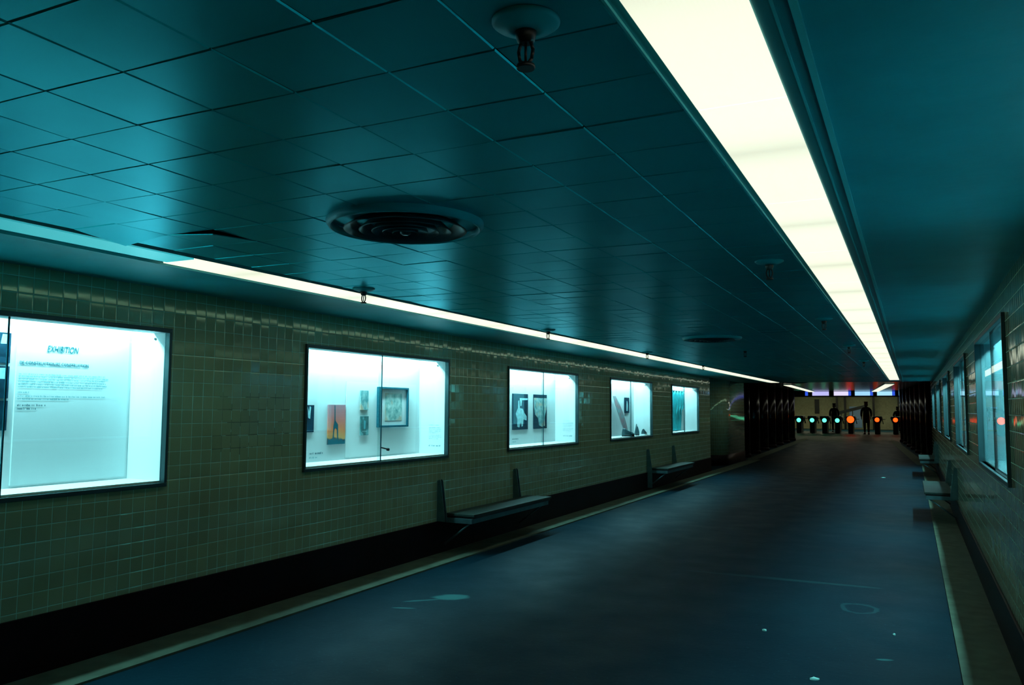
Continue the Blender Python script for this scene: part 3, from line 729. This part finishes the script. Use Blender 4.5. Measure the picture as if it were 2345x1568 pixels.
# ---------------------------------------------------------------- ceiling vents and sprinklers
def vent(x, y, r, label, z=H):
    o = thing('ceiling_vent', label, 'air vent', (x, y, z), 'round ceiling vents')
    b = MB(); b.lathe([(r*1.02, 0.012), (r*1.02, -0.012), (r*0.985, -0.030), (r*0.965, -0.032), (r*0.945, -0.020), (r*0.935, 0.012)], (x, y, z), 64, caps=False); b.build('outer_ring', M_PLASTER, o)
    b = MB(); b.lathe([(r*0.935, 0.002), (0.01, 0.004)], (x, y, z), 48, caps=False); b.build('throat', M_DARK_VOID, o)
    for k, f in enumerate((0.80, 0.60, 0.44, 0.30, 0.17)):
        b = MB(); rr = r*f
        b.lathe([(rr*0.80, 0.0), (rr*0.90, -0.018), (rr, -0.036-0.003*k), (rr*0.985, -0.040-0.003*k), (rr*0.88, -0.022), (rr*0.78, -0.002)], (x, y, z), 56, caps=False)
        b.build('cone', M_VENT, o)
    b = MB(); b.lathe([(r*.07, 0), (r*.07, -.05), (r*.03, -.058)], (x, y, z), 20); b.build('boss', M_VENT, o)
vent(-2.02, 3.03, 0.345, 'large round louvred ceiling vent, nearest to the camera')
vent(-2.05, 9.45, 0.33, 'second round ceiling vent, a flat dark ellipse further down the passage')
vent(-3.3, 27.6, 0.33, 'far round ceiling vent before the hanging signs', z=2.5)

def sprinkler(x, y, label, z=H, s=1.0):
    o = thing('sprinkler', label, 'sprinkler', (x, y, z), 'ceiling sprinklers')
    b = MB(); b.lathe([(0.078*s, 0.0), (0.078*s, -0.004), (0.070*s, -0.010), (0.045*s, -0.018), (0.024*s, -0.024), (0.024*s, -0.004)], (x, y, z), 32, caps=False); b.build('escutcheon', M_PLASTER, o)
    b = MB(); b.lathe([(0.021, -0.014), (0.023, -0.030), (0.019, -0.045), (0.013, -0.050)], (x, y, z), 16); b.build('body', M_BLACK, o)
    b = MB()
    for k in (-1, 1):
        pts = [(x+k*0.012, y, z-0.048), (x+k*0.017, y, z-0.066), (x+k*0.014, y, z-0.085), (x+k*0.004, y, z-0.097)]
        for p, q in zip(pts, pts[1:]): b.tube(p, q, 0.004, 8)
    b.tube((x, y, z-0.05), (x, y, z-0.09), 0.003, 8); b.build('arms', M_BLACK, o)
    b = MB(); b.lathe([(0.019, -0.096), (0.021, -0.102), (0.019, -0.106)], (x, y, z), 20); b.build('deflector', M_BLACK, o)
sprinkler(-0.72, 1.53, 'large-looking black pendant sprinkler at the top edge of the picture', s=0.95)
for n, y_, w_ in ((1, 4.68, 'pendant sprinkler left of the right strip, above its middle length'), (2, 7.86, 'pendant sprinkler left of the right strip, second beyond the nearest one'), (3, 11.2, 'small pendant sprinkler left of the right strip, third beyond the nearest one'), (4, 14.8, 'tiny pendant sprinkler left of the far end of the right strip')):
    sprinkler(-0.69, y_, w_)
for y_, w_ in ((4.62, 'pendant sprinkler beside the left strip, below the large round vent'), (7.85, 'pendant sprinkler beside the left strip, above the third left case'), (11.45, 'pendant sprinkler beside the left strip, above the fourth left case'), (15.0, 'farthest pendant sprinkler beside the left strip')):
    sprinkler(-3.42, y_, w_)
sprinkler(-2.04, 11.5, 'small pendant sprinkler in the middle of the ceiling behind the second vent')

# ---------------------------------------------------------------- colonnades of dark glazed columns
def column(x, y, label, grp):
    z0 = floor_z(y-0.3)-0.02
    o = thing('column', label, 'column', (x, y, z0), grp)
    b = MB(); b.lathe([(0.23, 0.12), (0.23, 2.52-z0)], (x, y, z0), 28); b.build('shaft', M_COLUMN, o)
    b = MB(); b.lathe([(0.26, 0), (0.26, 0.11), (0.23, 0.14)], (x, y, z0), 28); b.build('base', M_BASE, o)
ordn = ['first', 'second', 'third', 'fourth', 'fifth', 'sixth', 'seventh', 'eighth']
for i, y_ in enumerate((28.2, 30.2, 32.2, 34.2, 36.2, 38.2, 40.4)):
    column(-5.12-0.0*i-0.008*i, y_, f'dark glazed round column on the left, {ordn[i]} behind the tiled pier', 'left row of dark columns')
for i in range(7):
    y_ = 28.9+i*2.05; x_ = 0.62-(y_-28.9)*0.071
    column(x_, y_, f'dark glazed round column on the right, {ordn[i]} behind the end of the right wall', 'right row of dark columns')
b = MB()
for a in range(27, 42):
    xl = -4.85; b.face([(xl, a, floor_z(a)+.006), (xl+.34, a, floor_z(a)+.006), (xl+.34, a+1, floor_z(a+1)+.006), (xl, a+1, floor_z(a+1)+.006)])
    xr = 0.40-(a-27)*0.071; xr2 = xr-0.071
    b.face([(xr-.30, a, floor_z(a)+.006), (xr, a, floor_z(a)+.006), (xr2, a+1, floor_z(a+1)+.006), (xr2-.30, a+1, floor_z(a+1)+.006)])
struct(b.build('trim_10', M_STRIP))

# ---------------------------------------------------------------- hanging signs
M_SIGNBLUE = mat('sign_blue', (0.02, 0.04, 0.3), emit=(0.03, 0.10, 0.75), estr=1.0)
def sign(x0, x1, label, col, endx=None):
    o = thing('hanging_sign', label, 'sign', ((x0+x1)/2, 41.85, 2.28), 'lit signs over the passage')
    Mf = mat('sign_face', col, emit=col, estr=1.0)
    xe = endx if endx else x1
    b = MB(); b.box((x0-0.03, 41.82, 2.27), (xe+0.03, 41.95, 2.50)); b.build('case', M_BLACK, o)
    b = MB(); b.box((x0, 41.805, 2.29), (x1, 41.819, 2.485)); b.build('lit_face', Mf, o)
    if endx: b = MB(); b.box((x1+0.005, 41.805, 2.29), (endx, 41.819, 2.485)); b.build('blue_end', M_SIGNBLUE, o)
sign(-4.28, -3.53, 'lavender-white lit sign, at the end of the left ceiling light', (0.52, 0.50, 0.95))
sign(-3.31, -2.67, 'pinkish-white lit sign left of the middle, above the big red lamp', (0.80, 0.72, 0.98), -2.55)
sign(-2.38, -1.72, 'light blue lit sign with a deep blue right end, right of the middle', (0.36, 0.70, 1.0), -1.60)
sign(-1.42, -0.78, 'light blue lit sign at the foot of the slanting ceiling light', (0.40, 0.78, 1.0), -0.66)
o = thing('hanging_sign', 'short deep blue lit sign at the far left of the row', 'sign', (-4.54, 41.85, 2.28), 'lit signs over the passage')
MB().box((-4.65, 41.82, 2.27), (-4.43, 41.95, 2.50)).build('case', M_BLACK, o); MB().box((-4.61, 41.805, 2.29), (-4.48, 41.819, 2.485)).build('lit_face', M_SIGNBLUE, o)
o = thing('hanging_sign', 'narrow pale lit sign at the far right of the row', 'sign', (-0.46, 41.85, 2.28), 'lit signs over the passage')
MB().box((-0.53, 41.82, 2.27), (-0.37, 41.95, 2.50)).build('case', M_BLACK, o); MB().box((-0.50, 41.805, 2.29), (-0.40, 41.819, 2.485)).build('lit_face', mat('sign_pale', (.4, .7, 1), emit=(0.30, 0.65, 0.95)), o)

# ---------------------------------------------------------------- turnstiles
FZ = 0.30; TY = 50.0
M_GREEN = mat('green_lamp', (0.1, 0.8, 0.5), emit=(0.10, 0.95, 0.50), estr=2.2)
M_RED = mat('red_lamp', (0.9, 0.1, 0.02), emit=(1.0, 0.05, 0.004), estr=4.0)
def turnstile(x, label, M, big=False, lz=0.71):
    o = thing('turnstile', label, 'turnstile', (x, TY, FZ), 'row of turnstiles')
    y0 = TY-0.55
    b = MB(); b.prism([(x-0.13, y0, FZ), (x+0.13, y0, FZ), (x+0.13, y0, FZ+0.55), (x+0.25, y0, FZ+0.86), (x+0.24, y0, FZ+0.93), (x-0.24, y0, FZ+0.93), (x-0.25, y0, FZ+0.86), (x-0.13, y0, FZ+0.55)], None, (0, 1.1, 0)); b.build('cabinet', M_GATE, o, bevel=0.02)
    b = MB(); b.box((x-0.23, y0+0.02, FZ+0.93), (x+0.23, y0+1.08, FZ+0.965)); b.build('top_plate', M_STEEL, o, bevel=0.01)
    for k, ang in enumerate((0, 120, 240)):
        a = math.radians(ang)
        MB().tube((x+0.24, TY+0.1, FZ+0.80), (x+0.24+0.19*max(0.25, math.cos(a)*0.9), TY+0.1+0.2*math.sin(a), FZ+0.80-0.30*abs(math.sin(a))), 0.018).build('arm', M_STEEL, o)
    r = 0.19 if big else 0.12
    b = MB(); b.lathe([(r, 0), (r*0.97, -0.03), (r*0.6, -0.06), (0.01, -0.07)], (x, y0, FZ+lz), 28, axis='y'); b.build('lamp', M, o)
    b = MB(); b.lathe([(r*1.15, 0.0), (r*1.15, -0.02), (r*1.0, -0.02)], (x, y0-0.001, FZ+lz), 28, axis='y', caps=False); b.build('lamp_bezel', M_BLACK, o)
for i, (x_, l, M_, bg) in enumerate(((-5.83, 'leftmost turnstile, with a green lamp', M_GREEN, 0), (-5.11, 'turnstile with a green lamp, second from the left', M_GREEN, 0), (-4.45, 'turnstile with a green lamp, third from the left', M_GREEN, 0), (-3.77, 'turnstile with a green lamp, next to the big red one', M_GREEN, 0),
        (-3.08, 'middle turnstile with the largest red lamp', M_RED, 1), (-1.72, 'turnstile with a red lamp, right of the standing person', M_RED, 0), (-0.80, 'rightmost turnstile, with a red lamp', M_RED, 0))):
    turnstile(x_, l, M_, bg, 0.72 if M_ is M_GREEN else 0.78)

# hall dressing: posters, stair rail, lamps
HX = lambda x50: x50*61/50
tag(MB().box((-6.10, 60.95, 1.35), (-5.80, 61.0, 2.35)).build('wall_sign', M_GATE), 'narrow dark upright panel on the hall wall behind the turnstiles', 'panel')
o = thing('stair_railing', 'dark sloping handrail across the hall behind the turnstiles', 'railing', (-4.0, 58.5, FZ))
b = MB(); b.bar((-4.95, 58.5, FZ+0.95), (-2.75, 58.5, FZ+1.55), 0.08, 0.20); b.build('handrail', M_GATE, o)
for x_ in (-4.9, -4.2, -3.5, -2.8): MB().bar((x_, 58.5, FZ), (x_, 58.5, FZ+0.95+(x_+4.95)*0.27), 0.05, 0.05).build('baluster', M_GATE, o)
for x_ in (-4.62, -4.10, -2.30, -0.75, 0.3, -7.6): 
    tag(MB().box((x_-0.07, 60.6, FZ), (x_+0.07, 60.75, 3.0)).build('steel_post', M_GATE), {-4.62: 'thin dark post left of the middle of the hall', -4.10: 'thin dark post just left of the sloping rail top', -2.30: 'thin dark post behind the standing person', -0.75: 'thin dark post behind the rightmost turnstiles', 0.3: 'thin dark post hidden at the right of the hall', -7.6: 'thin dark post at the left end of the hall'}[x_], 'post', 'thin posts in the hall')
hl = thing('hall_light', 'ceiling light of the turnstile hall above the header', 'ceiling light', (-3.2, 56.0, 3.0))
b = MB(); b.box((-8.0, 55.9, 2.94), (1.5, 56.1, 2.965)); b.build('lens', mat('hall_lens', (.8, .8, .6), emit=(1.0, 0.95, 0.62), estr=24.0), hl)
b = MB(); b.box((-8.0, 55.85, 2.965), (1.5, 56.15, 2.995)); b.build('housing', M_METAL_TRIM, hl)

tag(MB().box((-3.85, 60.93, FZ+0.1), (-3.05, 61.0, FZ+1.55)).build('blue_lit_panel', mat('pale_blue_lit_area', (0.25, 0.45, 0.75), rough=0.5)), 'pale blue upright panel painting in a lit area of the hall wall, left of the standing person', 'poster')  # coloured panel stands in for a bluish lit area of the wall
# ---------------------------------------------------------------- people
def skin_mesh(name, chains, M, parent, sub=1, root=0):
    """chains: list of lists of (pos, radius); chains after the first start at the nearest existing vertex"""
    verts = []; edges = []; rad = []
    for ch in chains:
        prev = None
        for k, (p, r_) in enumerate(ch):
            p = Vector(p)
            if k == 0 and verts:
                j = min(range(len(verts)), key=lambda i: (verts[i]-p).length)
                if (verts[j]-p).length < 0.012: prev = j; continue
                verts.append(p); rad.append(r_); edges.append((j, len(verts)-1)); prev = len(verts)-1; continue
            verts.append(p); rad.append(r_)
            if prev is not None: edges.append((prev, len(verts)-1))
            prev = len(verts)-1
    me = bpy.data.meshes.new(name); me.from_pydata([v-parent.location for v in verts], edges, [])
    ob = bpy.data.objects.new(name, me); COL.objects.link(ob)
    ob.modifiers.new('skin', 'SKIN').use_smooth_shade = True
    for i, r_ in enumerate(rad): me.skin_vertices[0].data[i].radius = r_ if isinstance(r_, tuple) else (r_, r_)
    me.skin_vertices[0].data[0].use_root = True
    s_ = ob.modifiers.new('sub', 'SUBSURF'); s_.levels = sub; s_.render_levels = sub
    me.materials.append(M); ob.parent = parent
    return ob
def person(x, y, label, hgt=1.75, lean=0.0, face=1, stride=0.12, arm=0.0):
    z = floor_z(y); k = hgt/1.75
    o = thing('person', label, 'person', (x, y, z))
    P = lambda a, b_, c: (x+a*k, y+b_*k*face, z+c*k)
    body = [[(P(0, 0, .95), .13*k), (P(0, 0, 1.12), .115*k), (P(0, .01+lean*.3, 1.30), .14*k), (P(0, lean*.5, 1.42), .11*k), (P(0, .01+lean*.6, 1.50), .055*k), (P(0, -.02+lean*.7, 1.56), .07*k), (P(0, -.02+lean*.7, 1.64), .088*k), (P(0, -.01+lean*.7, 1.70), .07*k)]]
    for s_ in (-1, 1):
        body.append([(P(0, 0, .95), .1), (P(s_*.09, 0, .90), .088*k), (P(s_*.10, -s_*stride*.5, .50), .058*k), (P(s_*.10, -s_*stride, .28), .052*k), (P(s_*.10, -s_*stride, .085), .036*k), (P(s_*.11, -s_*stride-.11, .035), .034*k), (P(s_*.11, -s_*stride-.18, .028), .026*k)])
        body.append([(P(0, .01+lean*.3, 1.30), .1), (P(s_*.15, lean*.4, 1.40), .062*k), (P(s_*.20, .02, 1.34), .052*k), (P(s_*.24, .02-arm*.3, 1.10), .042*k), (P(s_*.23, -.08-arm, .88+arm*.6), .030*k), (P(s_*.23, -.10-arm, .82+arm*.6), .032*k)])
        h0 = (.23*s_, -.10-arm, .82+arm*.6)
        for q in range(4):
            a_ = -.024+.016*q; L_ = (.070, .080, .076, .060)[q]
            body.append([(P(h0[0]+a_*.3, h0[1]+a_, h0[2]-.012), .0095*k), (P(h0[0]+a_*.3, h0[1]+a_*1.1, h0[2]-.012-L_*.6), .0085*k), (P(h0[0]-s_*.015, h0[1]+a_*1.1-.008, h0[2]-.012-L_), .0075*k)])
        body.append([(P(h0[0]-s_*.005, h0[1]-.028, h0[2]+.005), .010*k), (P(h0[0]-s_*.02, h0[1]-.048, h0[2]-.03), .0085*k)])
    skin_mesh('body', body, M_SKIN, o)
    b = MB()
    for s_ in (-1, 1): b.lathe([(0.004, -.004), (.011, 0), (.004, .004)], P(s_*.032, -.105+lean*.7, 1.645), 8, axis='y')
    b.build('eyes', M_BLACK, o)
    b = MB(); b.prism([P(-.012, -.10+lean*.7, 1.61), P(.012, -.10+lean*.7, 1.61), P(0, -.128+lean*.7, 1.612), ], None, (0, 0, .035*k)); b.bar(P(-.022, -.098+lean*.7, 1.578), P(.022, -.098+lean*.7, 1.578), .008, .010); b.build('face', M_SKIN, o)
    skin_mesh('hair', [[(P(0, .01+lean*.7, 1.66), (.096*k, .098*k)), (P(0, .005+lean*.7, 1.715), (.088*k, .09*k)), (P(0, .03+lean*.7, 1.735), (.05*k, .06*k))], [(P(0, .01+lean*.7, 1.66), .09), (P(0, .05+lean*.7, 1.60), .07*k)]], M_HAIR, o)
    coat = [[(P(0, 0, .90), (.19*k, .15*k)), (P(0, 0, 1.12), (.165*k, .13*k)), (P(0, .01+lean*.3, 1.30), (.18*k, .145*k)), (P(0, lean*.5, 1.42), (.13*k, .11*k)), (P(0, .01+lean*.6, 1.49), .068*k)],
            [(P(0, 0, .90), .1), (P(0, 0, .70), (.20*k, .16*k)), (P(0, 0, .60), (.20*k, .16*k))]]
    for s_ in (-1, 1): coat.append([(P(0, .01+lean*.3, 1.30), .1), (P(s_*.15, lean*.4, 1.40), .082*k), (P(s_*.21, .02, 1.33), .072*k), (P(s_*.25, .02-arm*.3, 1.10), .062*k), (P(s_*.235, -.07-arm, .90+arm*.6), .046*k)])
    skin_mesh('coat', coat, M_CLOTH, o)
    tr = [[(P(0, 0, .93), (.15*k, .12*k)), (P(0, 0, .86), (.14*k, .11*k))]]
    for s_ in (-1, 1): tr.append([(P(0, 0, .86), .1), (P(s_*.095, 0, .80), .095*k), (P(s_*.10, -s_*stride*.5, .50), .075*k), (P(s_*.10, -s_*stride, .10), .056*k)])
    skin_mesh('trousers', tr, M_CLOTH, o)
    b = MB()
    for s_ in (-1, 1): b.prism([P(s_*.10-.045, -s_*stride+.05, 0), P(s_*.10+.045, -s_*stride+.05, 0), P(s_*.11+.05, -s_*stride-.15, 0), P(s_*.11, -s_*stride-.22, 0), P(s_*.11-.05, -s_*stride-.15, 0)], None, (0, 0, .075*k))
    b.build('shoes', M_BLACK, o, bevel=0.01)
    return o
person(-2.24, 49.0, 'person in a long dark coat standing between two turnstiles with red lamps', 1.78, arm=0.05)
person(-4.14, 52.2, 'person in dark clothes behind the green-lamp turnstiles', 1.70, lean=0.1)
person(-0.72, 52.4, 'person in dark clothes half hidden at the right edge of the opening', 1.52, lean=0.15, arm=0.2)

# ---------------------------------------------------------------- litter on the floor
def scrap(x, y, r, ang, label):
    rr = random.Random(int(x*100)); b = MB(); n = 9; top = []
    for k in range(n):
        a = 2*math.pi*k/n; q = r*rr.uniform(.6, 1.1); px_, py_ = q*math.cos(a)*1.0, q*math.sin(a)*0.7
        top.append((x+px_*math.cos(ang)-py_*math.sin(ang), y+px_*math.sin(ang)+py_*math.cos(ang), 0.004+rr.uniform(0, .008)))
    c0 = b.bm.verts.new((x, y, 0.016)); c1 = b.bm.verts.new((x, y, 0.001)); T = [b.bm.verts.new(p) for p in top]; B_ = [b.bm.verts.new((p[0], p[1], 0.0005)) for p in top]
    for k in range(n):
        b.bm.faces.new((c0, T[k], T[(k+1) % n])); b.bm.faces.new((c1, B_[(k+1) % n], B_[k])); b.bm.faces.new((T[k], B_[k], B_[(k+1) % n], T[(k+1) % n]))
    tag(b.build('paper_scrap', mat('scrap', (0.35, 0.75, 0.68), rough=0.7)), label, 'litter', 'paper scraps on the floor')
scrap(-0.57, 5.28, 0.030, 0.4, 'crumpled pale paper scrap nearest the camera on the floor')
scrap(-1.01, 6.25, 0.020, 0.1, 'small pale scrap on the floor left of the nearest crumpled one')
scrap(-0.65, 21.5, 0.06, 0.0, 'tiny bright scrap far out on the middle of the floor')
scrap(-0.16, 6.56, 0.016, 0.9, 'small pale scrap on the floor near the right border strip')
